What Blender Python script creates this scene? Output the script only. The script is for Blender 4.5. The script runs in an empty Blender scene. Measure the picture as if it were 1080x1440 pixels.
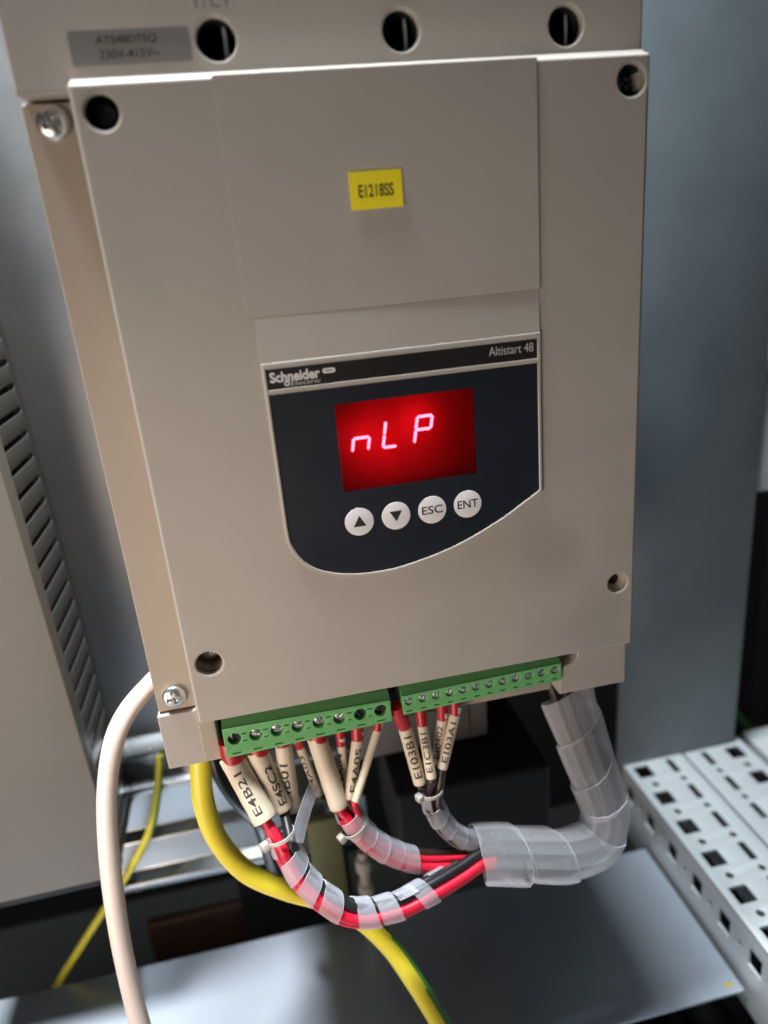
import bpy, bmesh, math, random
from mathutils import Vector, Matrix
random.seed(7)
U = 0.00087            # one layout unit in metres (front cover is 190 units wide)
scn = bpy.context.scene
COL = scn.collection

# ------------------------------------------------------------------ camera
cam_d = bpy.data.cameras.new('camera')
cam = bpy.data.objects.new('camera', cam_d); COL.objects.link(cam)
CAM = Vector((40.85, -261.61, -53.85))
r = Vector((0.97736561, -0.19280191, -0.08708555))
d = Vector((-0.14633276, -0.31882085, -0.93645074))
f = Vector((0.15278481, 0.92799821, -0.33981777))
M = Matrix((r, -d, -f)).transposed().to_4x4()
M.translation = CAM * U
cam.matrix_world = M
cam_d.sensor_fit = 'AUTO'; cam_d.sensor_width = 36.0
cam_d.lens = 1024.34 / 1440 * 36.0
cam_d.clip_start = 0.01; cam_d.clip_end = 20
cam_d.dof.use_dof = True
cam_d.dof.focus_distance = 0.262
cam_d.dof.aperture_fstop = 5.6
scn.camera = cam

# ------------------------------------------------------------------ light
w = bpy.data.worlds.new('World'); scn.world = w; w.use_nodes = True
bg = w.node_tree.nodes['Background']
bg.inputs[0].default_value = (0.80, 0.92, 1.0, 1); bg.inputs[1].default_value = 0.05

def area(name, loc, target, sx, sy, power, col):
    l = bpy.data.lights.new(name, 'AREA'); l.shape = 'RECTANGLE'
    l.size = sx; l.size_y = sy; l.energy = power; l.color = col
    o = bpy.data.objects.new(name, l); COL.objects.link(o)
    o.location = Vector(loc) * U
    v = (Vector(target) - Vector(loc))
    o.rotation_euler = v.to_track_quat('-Z', 'Y').to_euler()
    return o
area('ceiling_lamp', (-250, -12, 1050), (-120, 0, 0), 0.16, 0.14, 2.6, (0.92, 0.96, 1.0)).data.spread = math.radians(46)
area('ceiling_lamp', (75, 42, 1000), (200, 40, 0), 0.16, 0.12, 22, (0.84, 0.93, 1.0))
area('room_light', (-300, -300, -330), (-42, 0, -228), 0.30, 0.30, 0.43, (1.0, 0.84, 0.73)).data.spread = math.radians(68)

vs = scn.view_settings
vs.view_transform = 'Standard'; vs.look = 'None'; vs.exposure = 0; vs.gamma = 1
scn.render.engine = 'CYCLES'
scn.cycles.max_bounces = 8; scn.cycles.transparent_max_bounces = 24
try: scn.cycles.use_denoising = True
except Exception: pass

# ------------------------------------------------------------------ materials
MATS = {}
def mat(name, base, rough=0.5, metal=0.0, mott=0.06, mscale=60, bump=0.0, bscale=1500, rvar=0.08, spec=0.5,
        stretch=None, alpha=None, dirt=None):
    m = bpy.data.materials.new(name); m.use_nodes = True
    nt = m.node_tree; n = nt.nodes; L = nt.links
    b = n['Principled BSDF']
    tc = n.new('ShaderNodeTexCoord'); mp = n.new('ShaderNodeMapping')
    L.new(tc.outputs['Object'], mp.inputs[0])
    if stretch: mp.inputs['Scale'].default_value = stretch
    no = n.new('ShaderNodeTexNoise'); no.inputs['Scale'].default_value = mscale; no.inputs['Detail'].default_value = 6
    L.new(mp.outputs[0], no.inputs['Vector'])
    mx = n.new('ShaderNodeMix'); mx.data_type = 'RGBA'
    c = Vector(base[:3])
    mx.inputs[6].default_value = (*(c * (1 - mott)), 1); mx.inputs[7].default_value = (*[min(1, k) for k in c * (1 + mott)], 1)
    L.new(no.outputs[0], mx.inputs[0])
    col = mx.outputs[2]
    if dirt:
        n2 = n.new('ShaderNodeTexNoise'); n2.inputs['Scale'].default_value = dirt[0]; n2.inputs['Detail'].default_value = 4
        L.new(tc.outputs['Object'], n2.inputs['Vector'])
        rp = n.new('ShaderNodeValToRGB'); rp.color_ramp.elements[0].position = dirt[1]; rp.color_ramp.elements[1].position = dirt[2]
        rp.color_ramp.elements[0].color = (0, 0, 0, 1); rp.color_ramp.elements[1].color = (dirt[3],) * 3 + (1,)
        L.new(n2.outputs[0], rp.inputs[0])
        m2 = n.new('ShaderNodeMix'); m2.data_type = 'RGBA'; m2.inputs[7].default_value = (*dirt[4], 1)
        L.new(rp.outputs[0], m2.inputs[0]); L.new(col, m2.inputs[6]); col = m2.outputs[2]
    L.new(col, b.inputs['Base Color'])
    mr = n.new('ShaderNodeMapRange'); mr.inputs[3].default_value = max(0.02, rough - rvar); mr.inputs[4].default_value = min(1, rough + rvar)
    L.new(no.outputs[0], mr.inputs[0]); L.new(mr.outputs[0], b.inputs['Roughness'])
    b.inputs['Metallic'].default_value = metal
    b.inputs['Specular IOR Level'].default_value = spec
    if bump > 0:
        n3 = n.new('ShaderNodeTexNoise'); n3.inputs['Scale'].default_value = bscale; n3.inputs['Detail'].default_value = 3
        L.new(mp.outputs[0], n3.inputs['Vector'])
        bp = n.new('ShaderNodeBump'); bp.inputs['Strength'].default_value = bump; bp.inputs['Distance'].default_value = 0.0002
        L.new(n3.outputs[0], bp.inputs['Height']); L.new(bp.outputs[0], b.inputs['Normal'])
    if alpha is not None: b.inputs['Alpha'].default_value = alpha
    MATS[name] = m
    return m

beige = mat('beige_plastic', (0.40, 0.362, 0.318), 0.55, 0, 0.07, 26, 0.13, 2200, dirt=(20.5, 0.52, 0.80, 0.22, (0.25, 0.22, 0.19)))
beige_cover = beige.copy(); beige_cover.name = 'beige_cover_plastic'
def dark_patch(m, centre, rad, strength):      # a soft, noisy darker patch with its own place on the cover
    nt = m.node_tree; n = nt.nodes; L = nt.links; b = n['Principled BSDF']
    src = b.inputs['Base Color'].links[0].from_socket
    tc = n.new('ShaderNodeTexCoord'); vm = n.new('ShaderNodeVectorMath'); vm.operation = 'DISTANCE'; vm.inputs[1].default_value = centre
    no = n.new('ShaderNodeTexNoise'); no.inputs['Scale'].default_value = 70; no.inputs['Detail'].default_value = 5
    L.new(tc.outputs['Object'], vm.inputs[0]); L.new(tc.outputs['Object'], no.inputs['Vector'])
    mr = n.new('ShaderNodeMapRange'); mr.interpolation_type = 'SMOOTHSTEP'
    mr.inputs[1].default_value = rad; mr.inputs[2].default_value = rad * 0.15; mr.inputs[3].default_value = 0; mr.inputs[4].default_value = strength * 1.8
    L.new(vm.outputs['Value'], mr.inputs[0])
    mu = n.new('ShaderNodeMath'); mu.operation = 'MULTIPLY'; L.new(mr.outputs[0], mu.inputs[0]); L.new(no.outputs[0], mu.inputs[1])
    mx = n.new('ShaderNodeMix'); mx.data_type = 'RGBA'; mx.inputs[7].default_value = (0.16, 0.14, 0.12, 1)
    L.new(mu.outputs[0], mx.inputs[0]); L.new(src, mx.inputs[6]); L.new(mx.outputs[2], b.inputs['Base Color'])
dark_patch(beige_cover, ((152 - 87) * U, -80 * U, (-177 + 257) * U), 24 * U, 0.26)
dark_patch(beige_cover, ((172 - 87) * U, -80 * U, (-215 + 257) * U), 28 * U, 0.2)
beige2 = mat('beige_paint', (0.36, 0.30, 0.235), 0.5, 0, 0.05, 40, 0.2, 2500)
shade_black = mat('recess_shade', (0.012, 0.012, 0.013), 0.7, 0, 0.1)  # near-black colour standing in for shade inside holes, duct and recesses
navy = mat('navy_membrane', (0.0115, 0.014, 0.022), 0.42, 0, 0.15, 50, 0.15, 3000)
black_bar = mat('black_print', (0.016, 0.015, 0.014), 0.4, 0, 0.1)
white_print = mat('white_print', (0.80, 0.79, 0.80), 0.45, 0, 0.02)
grey_print = mat('grey_print', (0.55, 0.55, 0.55), 0.5, 0, 0.03)
ink = mat('black_ink', (0.02, 0.019, 0.018), 0.6, 0, 0.1)
sleeve_ink = mat('sleeve_print', (0.055, 0.045, 0.038), 0.7, 0, 0.5, 1400)
fade_ink = mat('faded_ink', (0.10, 0.085, 0.07), 0.7, 0, 0.35, 900)
yellow_lab = mat('yellow_label', (0.92, 0.76, 0.02), 0.45, 0, 0.05)
silver_lab = mat('silver_label', (0.22, 0.215, 0.205), 0.42, 0.25, 0.05)
frame_plastic = mat('frame_plastic', (0.44, 0.42, 0.38), 0.4, 0, 0.03)
zinc = mat('zinc_screw', (0.80, 0.79, 0.76), 0.32, 1.0, 0.06, 300)
dark_screw = mat('dark_screw', (0.10, 0.10, 0.105), 0.28, 0.8, 0.1, 300)
galv = mat('galvanised_steel', (0.37, 0.375, 0.38), 0.42, 0.65, 0.14, 35, 0.10, 600, 0.10)
galv_blue = mat('blue_grey_steel', (0.175, 0.205, 0.22), 0.72, 0.1, 0.42, 15, 0.15, 1500, 0.08)
tray_m = mat('tray_steel', (0.48, 0.53, 0.60), 0.30, 0.45, 0.10, 22, 0.08, 700, 0.08)
rail_m = mat('rail_zinc', (0.62, 0.65, 0.66), 0.42, 0.35, 0.05, 40, 0.08, 900)
profile_m = mat('frame_steel', (0.52, 0.53, 0.54), 0.25, 1.0, 0.10, 40, 0.06, 500)
duct_m = mat('duct_plastic', (0.20, 0.187, 0.163), 0.55, 0, 0.06, 30, 0.15, 1800)
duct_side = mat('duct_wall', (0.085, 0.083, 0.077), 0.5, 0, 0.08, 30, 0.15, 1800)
green = mat('green_plastic', (0.14, 0.40, 0.14), 0.42, 0, 0.07, 200, 0.12, 2500)
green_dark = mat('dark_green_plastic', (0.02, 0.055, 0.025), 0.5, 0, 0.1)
sleeve_m = mat('ivory_sleeve', (0.68, 0.575, 0.43), 0.5, 0, 0.05, 150, 0.2, 1200)
red_pl = mat('red_ferrule', (0.42, 0.012, 0.022), 0.38, 0, 0.12, 200)
red_w = mat('red_wire', (0.62, 0.010, 0.035), 0.36, 0, 0.08, 200, 0.1, 900)
black_w = mat('black_wire', (0.014, 0.014, 0.016), 0.38, 0, 0.1, 200)
brown_w = mat('brown_wire', (0.035, 0.017, 0.013), 0.4, 0, 0.1, 200)
beige_cable = mat('beige_cable', (0.62, 0.50, 0.43), 0.42, 0, 0.05, 120, 0.15, 700)
yel_cable = mat('yellow_cable', (0.82, 0.68, 0.04), 0.36, 0, 0.06, 120, 0.12, 700)
grn_stripe = mat('green_stripe', (0.06, 0.27, 0.035), 0.36, 0, 0.06, 120)
nylon = mat('nylon_tie', (0.42, 0.39, 0.34), 0.4, 0, 0.04)
copper = mat('copper_bar', (0.10, 0.055, 0.038), 0.45, 0.9, 0.2, 60)
olive = mat('olive_bar', (0.16, 0.16, 0.07), 0.5, 0.2, 0.1)
olive_paint = mat('yellow_paint', (0.42, 0.33, 0.06), 0.6, 0, 0.3, 900)
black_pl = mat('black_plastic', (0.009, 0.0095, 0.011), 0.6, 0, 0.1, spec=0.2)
grey_box_m = mat('grey_housing', (0.13, 0.125, 0.12), 0.6, 0.2, 0.3, 50)
cab_dark = mat('cabinet_shade_dark', (0.009, 0.0085, 0.008), 0.8, 0, 0.2, 12, spec=0.1)  # near-black tone paints in the darkness of the cabinet back and pit
floor_m = mat('cabinet_floor_paint', (0.14, 0.16, 0.175), 0.6, 0, 0.2, 12)
dgreen_wire = mat('green_wire', (0.03, 0.10, 0.02), 0.45, 0, 0.1)
pale_grey = mat('pale_grey_plastic', (0.70, 0.71, 0.74), 0.5, 0, 0.05)

def wrap_material(name, tint, opac):
    m = bpy.data.materials.new(name); m.use_nodes = True
    nt = m.node_tree; n = nt.nodes; L = nt.links
    b = n['Principled BSDF']; out = n['Material Output']
    b.inputs['Base Color'].default_value = (*tint, 1); b.inputs['Roughness'].default_value = 0.30
    b.inputs['Specular IOR Level'].default_value = 0.6
    tr = n.new('ShaderNodeBsdfTransparent'); tr.inputs[0].default_value = (0.93, 0.93, 0.95, 1)
    tl = n.new('ShaderNodeBsdfTranslucent'); tl.inputs[0].default_value = (*tint, 1)
    a = n.new('ShaderNodeMixShader'); a.inputs[0].default_value = 0.35
    L.new(b.outputs[0], a.inputs[1]); L.new(tl.outputs[0], a.inputs[2])
    lw = n.new('ShaderNodeLayerWeight'); lw.inputs[0].default_value = 0.35
    no = n.new('ShaderNodeTexNoise'); no.inputs['Scale'].default_value = 220; no.inputs['Detail'].default_value = 3
    mr = n.new('ShaderNodeMapRange'); mr.inputs[3].default_value = opac - 0.10; mr.inputs[4].default_value = opac + 0.10
    L.new(no.outputs[0], mr.inputs[0])
    ad = n.new('ShaderNodeMath'); ad.operation = 'MULTIPLY_ADD'; ad.inputs[1].default_value = 0.45; ad.use_clamp = True
    L.new(lw.outputs['Facing'], ad.inputs[0]); L.new(mr.outputs[0], ad.inputs[2])
    mx = n.new('ShaderNodeMixShader')
    L.new(ad.outputs[0], mx.inputs[0]); L.new(tr.outputs[0], mx.inputs[1]); L.new(a.outputs[0], mx.inputs[2])
    L.new(mx.outputs[0], out.inputs[0])
    return m
wrap_edge = wrap_material('spiral_wrap_cut_edge', (0.86, 0.87, 0.90), 0.62)
wrap_m = wrap_material('spiral_wrap_plastic', (0.82, 0.84, 0.90), 0.20)
wrap_big = wrap_material('spiral_wrap_plastic_large', (0.90, 0.91, 0.93), 0.13)

def emit(name, col, s):
    m = bpy.data.materials.new(name); m.use_nodes = True
    nt = m.node_tree; n = nt.nodes
    e = n.new('ShaderNodeEmission'); e.inputs[0].default_value = (*col, 1); e.inputs[1].default_value = s
    nt.links.new(e.outputs[0], n['Material Output'].inputs[0]); return m
seg_m = emit('led_segment', (1.0, 0.50, 0.48), 32.0)
back_m = mat('red_diffuser', (0.22, 0.003, 0.016), 0.95, 0, 0.06, 300, spec=0.05)
pocket_m = mat('red_reflector', (0.27, 0.003, 0.020), 0.55, 0, 0.05, 300, rvar=0.03, spec=0.35)
def filter_material():
    m = bpy.data.materials.new('red_filter'); m.use_nodes = True
    nt = m.node_tree; n = nt.nodes; L = nt.links
    tr = n.new('ShaderNodeBsdfTransparent'); tr.inputs[0].default_value = (0.88, 0.20, 0.26, 1)
    gl = n.new('ShaderNodeBsdfGlossy'); gl.inputs[1].default_value = 0.15; gl.inputs[0].default_value = (1, 1, 1, 1)
    lw = n.new('ShaderNodeFresnel'); lw.inputs[0].default_value = 1.3
    mx = n.new('ShaderNodeMixShader'); L.new(lw.outputs[0], mx.inputs[0]); L.new(tr.outputs[0], mx.inputs[1]); L.new(gl.outputs[0], mx.inputs[2])
    L.new(mx.outputs[0], n['Material Output'].inputs[0]); return m
filter_m = filter_material()

# ------------------------------------------------------------------ object helpers
def thing(name, loc, label, cat, group=None):
    o = bpy.data.objects.new(name, None); COL.objects.link(o)
    o.empty_display_size = 0.01
    o.location = Vector(loc) * U
    o['label'] = label; o['category'] = cat
    if group: o['group'] = group
    ROOT[o.name] = Vector(loc)
    return o
ROOT = {}
def root_of(p):
    while p.parent: p = p.parent
    return ROOT.get(p.name, Vector((0, 0, 0)))

def smooth(me, ang=35):
    me.shade_smooth()
    try: me.set_sharp_from_angle(angle=math.radians(ang))
    except Exception: pass

def obj(name, verts, faces, m, parent=None, ang=35, sm=True, mids=None, label=None, wn=False):
    """verts in layout units; the mesh is stored relative to the root empty of its parent"""
    off = root_of(parent) if parent else Vector((0, 0, 0))
    me = bpy.data.meshes.new(name)
    me.from_pydata([tuple((Vector(v) - off) * U) for v in verts], [], faces)
    ms = m if isinstance(m, (list, tuple)) else [m]
    for k in ms: me.materials.append(k)
    if mids:
        for p, i in zip(me.polygons, mids): p.material_index = i
    me.update()
    if sm: smooth(me, ang)
    o = bpy.data.objects.new(name, me); COL.objects.link(o)
    if parent: o.parent = parent
    if label: o['label'] = label
    if wn:
        w_ = o.modifiers.new('weighted', 'WEIGHTED_NORMAL'); w_.mode = 'FACE_AREA'; w_.weight = 100; w_.keep_sharp = True
    return o

def solo(name, verts, faces, m, label, cat, group=None, **k):
    """a top-level thing that is one mesh, origin at its base"""
    xs = [v[0] for v in verts]; ys = [v[1] for v in verts]; zs = [v[2] for v in verts]
    c = Vector(((min(xs) + max(xs)) / 2, (min(ys) + max(ys)) / 2, min(zs)))
    o = obj(name, [tuple(Vector(v) - c) for v in verts], faces, m, None, **k)
    o.location = c * U; o['label'] = label; o['category'] = cat
    if group: o['group'] = group
    ROOT[o.name] = c
    return o

def struct(name, verts, faces, m, **k):
    o = obj(name, verts, faces, m, None, **k); o['kind'] = 'structure'; return o

def mesh_data(ob):
    dg = bpy.context.evaluated_depsgraph_get()
    me = bpy.data.meshes.new_from_object(ob.evaluated_get(dg))
    v = [tuple(x.co) for x in me.vertices]; fc = [tuple(p.vertices) for p in me.polygons]
    bpy.data.meshes.remove(me)
    return v, fc

def curve_solid(loops, thick, bevel=0.0, res=2):
    """filled 2-D outline with holes, extruded to thick, centred on z = 0; works in layout units"""
    cu = bpy.data.curves.new('c', 'CURVE'); cu.dimensions = '2D'; cu.fill_mode = 'BOTH'
    for lp in loops:
        s = cu.splines.new('POLY'); s.points.add(len(lp) - 1); s.use_cyclic_u = True
        for p, q in zip(s.points, lp): p.co = (q[0], q[1], 0, 1)
    cu.extrude = max(0.0, thick / 2 - bevel); cu.bevel_depth = bevel; cu.bevel_resolution = res
    cu.offset = -bevel
    ob = bpy.data.objects.new('c', cu); COL.objects.link(ob)
    bpy.context.view_layer.update()
    v, fc = mesh_data(ob)
    bpy.data.objects.remove(ob); bpy.data.curves.remove(cu)
    # weld
    bm = bmesh.new(); bv = [bm.verts.new(x) for x in v]
    for q in fc:
        try: bm.faces.new([bv[i] for i in q])
        except ValueError: pass
    bmesh.ops.remove_doubles(bm, verts=bm.verts, dist=1e-4)
    bmesh.ops.recalc_face_normals(bm, faces=bm.faces)
    bm.verts.index_update()
    v = [tuple(x.co) for x in bm.verts]; fc = [[x.index for x in q.verts] for q in bm.faces]
    bm.free()
    return v, fc
def front(vf, y0, thick):        # outline in (x, z); front face at y0
    v, fc = vf; return [(a, y0 + thick / 2 - c, b) for a, b, c in v], fc
def flat(vf, z1, thick):         # outline in (x, y); top face at z1
    v, fc = vf; return [(a, b, z1 - thick / 2 + c) for a, b, c in v], fc
def side(vf, x0, thick):         # outline in (-y, z); outer face at x0 facing -x
    v, fc = vf; return [(x0 + thick / 2 - c, -a, b) for a, b, c in v], fc

def rect(x0, z0, x1, z1, rad=0, n=5):
    if rad <= 0: return [(x0, z0), (x1, z0), (x1, z1), (x0, z1)]
    out = []
    for cx, cz, a0 in ((x0 + rad, z0 + rad, 180), (x1 - rad, z0 + rad, 270), (x1 - rad, z1 - rad, 0), (x0 + rad, z1 - rad, 90)):
        for i in range(n + 1):
            a = math.radians(a0 + 90 * i / n); out.append((cx + rad * math.cos(a), cz + rad * math.sin(a)))
    return out
def circ(cx, cz, rr, n=32, sz=1.0):
    return [(cx + rr * math.cos(2 * math.pi * i / n), cz + rr * sz * math.sin(2 * math.pi * i / n)) for i in range(n)]

def box_data(x0, y0, z0, x1, y1, z1, bev=0.0, seg=2):
    bm = bmesh.new()
    bmesh.ops.create_cube(bm, size=1)
    for v in bm.verts:
        v.co = Vector(((x0 + x1) / 2 + v.co.x * (x1 - x0), (y0 + y1) / 2 + v.co.y * (y1 - y0), (z0 + z1) / 2 + v.co.z * (z1 - z0)))
    if bev > 0: bmesh.ops.bevel(bm, geom=bm.edges[:], offset=bev, segments=seg, affect='EDGES', profile=0.5)
    bm.verts.index_update()
    v = [tuple(q.co) for q in bm.verts]; fc = [[q.index for q in p.verts] for p in bm.faces]; bm.free()
    return v, fc
def join(*ds):
    V, F = [], []
    for v, fc in ds:
        o = len(V); V += list(v); F += [[i + o for i in q] for q in fc]
    return V, F

def text_data(s, bold=0.0):
    cu = bpy.data.curves.new('t', 'FONT'); cu.body = s; cu.size = 1.0; cu.offset = bold; cu.resolution_u = 4
    ob = bpy.data.objects.new('t', cu); COL.objects.link(ob); bpy.context.view_layer.update()
    v, fc = mesh_data(ob); bpy.data.objects.remove(ob); bpy.data.curves.remove(cu)
    x0 = min(p[0] for p in v); x1 = max(p[0] for p in v); y0 = min(p[1] for p in v); y1 = max(p[1] for p in v)
    return [((p[0] - x0) / (x1 - x0), (p[1] - y0) / (y1 - y0)) for p in v], fc
def text_front(s, x0, z0, x1, z1, y, bold=0.0, rot=0.0, slant=0.0):
    v, fc = text_data(s, bold)
    cx, cz = (x0 + x1) / 2, (z0 + z1) / 2; cr, sr = math.cos(rot), math.sin(rot)
    out = []
    for a, b in v:
        X = (a - .5) * (x1 - x0) + slant * (b - .5) * (z1 - z0); Z = (b - .5) * (z1 - z0)
        out.append((cx + X * cr - Z * sr, y, cz + X * sr + Z * cr))
    return out, fc

def catmull(pts, per=10, closed=False):
    P = [Vector(p) for p in pts]; out = []
    n = len(P)
    rng = range(n if closed else n - 1)
    for i in rng:
        if closed: a, b, c, e = P[i - 1], P[i], P[(i + 1) % n], P[(i + 2) % n]
        else:
            b, c = P[i], P[i + 1]; a = P[i - 1] if i > 0 else b * 2 - c; e = P[i + 2] if i + 2 < n else c * 2 - b
        for k in range(per):
            t = k / per
            out.append(0.5 * ((2 * b) + (c - a) * t + (2 * a - 5 * b + 4 * c - e) * t * t + (3 * b - a - 3 * c + e) * t ** 3))
    if not closed: out.append(P[-1])
    return out
def resample(P, step):
    out = [P[0].copy()]; acc = 0.0
    for a, b in zip(P, P[1:]):
        L = (b - a).length
        if L < 1e-9: continue
        t = step - acc
        while t <= L:
            out.append(a + (b - a) * (t / L)); t += step
        acc = L - (t - step)
    if (out[-1] - P[-1]).length > step * 0.3: out.append(P[-1].copy())
    return out
def frames(P):
    T = []
    for i in range(len(P)):
        a = P[max(0, i - 1)]; b = P[min(len(P) - 1, i + 1)]; T.append((b - a).normalized())
    ref = Vector((0, -1, 0))
    N = (ref - T[0] * ref.dot(T[0])).normalized(); out = []
    for t in T:
        N = (N - t * N.dot(t)).normalized(); out.append((t, N, t.cross(N)))
    return out
def tube(P, rad, seg=14, cap=True, stripe=None, twist=0.0, wob=0.0):
    """rad: number or function of 0..1"""
    F = frames(P); V = []; Q = []; ids = []
    n = len(P)
    for i, (p, (t, a, b)) in enumerate(zip(P, F)):
        R = rad(i / (n - 1)) if callable(rad) else rad
        for k in range(seg):
            th = 2 * math.pi * k / seg
            rr = R * (1 + wob * math.sin(th * 2 + i * 0.13))
            V.append(tuple(p + a * (rr * math.cos(th)) + b * (rr * math.sin(th))))
    for i in range(n - 1):
        for k in range(seg):
            Q.append((i * seg + k, i * seg + (k + 1) % seg, (i + 1) * seg + (k + 1) % seg, (i + 1) * seg + k))
            if stripe is not None:
                th = math.degrees(2 * math.pi * (k + .5) / seg) + twist * i
                d_ = (th - stripe[0] + 180) % 360 - 180
                ids.append(1 if abs(d_) < stripe[1] else 0)
    if cap:
        Q.append(tuple(range(seg - 1, -1, -1))); Q.append(tuple((n - 1) * seg + k for k in range(seg)))
        if stripe is not None: ids += [0, 0]
    return (V, Q, ids) if stripe is not None else (V, Q)
def lathe(profile, origin, axis, seg=24, cap0=True, cap1=True):
    """profile: (distance along axis, radius)"""
    A = Vector(axis).normalized(); ref = Vector((1, 0, 0)) if abs(A.x) < 0.9 else Vector((0, 0, 1))
    e1 = (ref - A * ref.dot(A)).normalized(); e2 = A.cross(e1); O = Vector(origin)
    V = []; Q = []
    for h, rr in profile:
        for k in range(seg):
            th = 2 * math.pi * k / seg; V.append(tuple(O + A * h + (e1 * math.cos(th) + e2 * math.sin(th)) * rr))
    for i in range(len(profile) - 1):
        for k in range(seg): Q.append((i * seg + k, i * seg + (k + 1) % seg, (i + 1) * seg + (k + 1) % seg, (i + 1) * seg + k))
    if cap0: Q.append(tuple(range(seg - 1, -1, -1)))
    if cap1: Q.append(tuple((len(profile) - 1) * seg + k for k in range(seg)))
    return V, Q
def screw_head(cx, y, cz, R, rot=0.3, h=0.55, slot='cross', dep=0.35):
    """pan head facing -y with a cross or slot recess"""
    rings, seg = 16, 48; V = []; Q = []
    for i in range(rings + 1):
        q = i / rings
        for k in range(seg):
            th = 2 * math.pi * k / seg; x = q * R * math.cos(th); z = q * R * math.sin(th)
            hh = h * R * math.sqrt(max(0.0, 1 - (q * 0.93) ** 2.6))
            xr = x * math.cos(rot) + z * math.sin(rot); zr = -x * math.sin(rot) + z * math.cos(rot)
            wd = 0.15 * R
            if slot == 'cross': inside = (abs(xr) < wd or abs(zr) < wd) and q < 0.62
            else: inside = abs(xr) < wd * 1.3
            if inside: hh -= dep * R
            V.append((cx + x, y - hh, cz + z))
    for i in range(rings):
        for k in range(seg): Q.append((i * seg + k, i * seg + (k + 1) % seg, (i + 1) * seg + (k + 1) % seg, (i + 1) * seg + k))
    o = len(V)
    for k in range(seg):
        th = 2 * math.pi * k / seg; V.append((cx + R * math.cos(th), y + 0.3, cz + R * math.sin(th)))
    for k in range(seg): Q.append((rings * seg + k, rings * seg + (k + 1) % seg, o + (k + 1) % seg, o + k))
    return V, Q

# ================================================================== THE SETTING
struct('cabinet_wall', *box_data(-420, 330, -640, 620, 336, 420), cab_dark)
struct('cabinet_side_wall', *box_data(520, -60, -640, 526, 329, 420), cab_dark)
struct('cabinet_floor', *box_data(-420, -330, -566, 519, 5, -560), floor_m)
struct('cable_pit_floor', *box_data(-420, 5.5, -640, 519, 329, -634), cab_dark)

# mounting plate left of / behind the starter
solo('mounting_plate', *box_data(-230, 152, -330, 180, 155, 190, 0.6), galv,
     'shiny galvanised mounting plate seen between the grey duct and the starter', 'panel')

# steel plate right of the starter, standing on the perforated rail
solo('steel_plate', *box_data(270.5, 157, -439.4, 369, 160, 200, 0.8), galv_blue,
     'flat blue-grey steel plate standing upright on the perforated rail, right of the starter', 'panel')

# horizontal cabinet frame profile, lower left
prof = [(152, -330), (141, -337), (141, -341), (149, -345), (150, -357), (139, -361), (139, -366), (150, -369), (151, -401),
        (144, -405), (143, -427), (135, -431), (135, -437), (151, -445), (160, -445), (160, -330)]
def extrude_x(pf, x0, x1):
    n = len(pf); V = [(x0, a, b) for a, b in pf] + [(x1, a, b) for a, b in pf]
    Q = [(i, (i + 1) % n, n + (i + 1) % n, n + i) for i in range(n)] + [tuple(range(n - 1, -1, -1)), tuple(range(n, 2 * n))]
    return V, Q
def bevelled(vf, off=0.5, seg=2):
    bm = bmesh.new(); bv = [bm.verts.new(x) for x in vf[0]]
    for q in vf[1]: bm.faces.new([bv[i] for i in q])
    bmesh.ops.recalc_face_normals(bm, faces=bm.faces)
    bmesh.ops.bevel(bm, geom=bm.edges[:], offset=off, segments=seg, affect='EDGES', profile=0.5)
    bm.verts.index_update(); v = [tuple(q.co) for q in bm.verts]; fc = [[q.index for q in p.verts] for p in bm.faces]; bm.free()
    return v, fc
solo('frame_profile', *bevelled(extrude_x(prof, -96, 76), 0.9), profile_m,
     'bright folded steel frame profile running level below the mounting plate', 'rail')

# tray
tr = thing('steel_tray', (60, 60, -484), 'flat grey-blue steel tray plate below the wiring with bright cut edges', 'tray')
obj('plate', *flat(curve_solid([rect(-240, 6, 273, 117.5, 1.0)], 2.2, 0.35), -482, 2.2), tray_m, tr)
obj('paint_mark', *flat(curve_solid([[(263, 10.1), (265.5, 9.4), (268.2, 9.9), (268.6, 12.0), (266, 12.9), (263.6, 12.3)]], 0.12), -481.8, 0.12), olive_paint, tr,
    label='small yellow paint mark near the tray corner')

# perforated rail (two strips) running towards the camera
rl = thing('perforated_rail', (325, 60, -484), 'light grey perforated cabinet rail with square holes and slots, lower right', 'rail')
PITCH = 28.6; ys = [147.2 - PITCH * k for k in range(-0, 8)]
holesA = []; holesB = []
for y in ys:
    holesA.append(rect(281.4, y - 6.2, 293.4, y + 6.2, 0.6, 2)); holesA.append(circ(288.6, y - PITCH / 2, 2.5, 14))
    holesA.append(rect(308.6, y - 7.4, 313.6, y + 7.4, 0.6, 2)); holesA.append(circ(311.2, y - PITCH / 2, 2.3, 14))
    holesB.append(rect(338.2, y - 7.4, 343.2, y + 7.4, 0.6, 2)); holesB.append(circ(340.7, y - PITCH / 2, 2.3, 14))
    holesB.append(rect(357.6, y - 6.2, 369.6, y + 6.2, 0.6, 2)); holesB.append(circ(363.6, y - PITCH / 2, 2.5, 14))
obj('top_face', *flat(curve_solid([rect(276, -70, 324.4, 163)] + holesA, 2.4, 0.35), -440, 2.4), rail_m, rl)
obj('top_face', *flat(curve_solid([rect(326.4, -70, 376, 163)] + holesB, 2.4, 0.35), -440.3, 2.4), rail_m, rl)
hs = []
for y in ys:
    hs.append(rect(-(y + 5.5), -466, -(y - 5.5), -453, 0.5, 2)); hs.append(circ(-(y - PITCH / 2), -460, 2.0, 12))
obj('side_wall', *side(curve_solid([rect(70, -500, -163, -441.9)][0:0] + [rect(-163, -500, 70, -442.6)] + hs, 1.6, 0.2), 276.2, 1.6), rail_m, rl)
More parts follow.
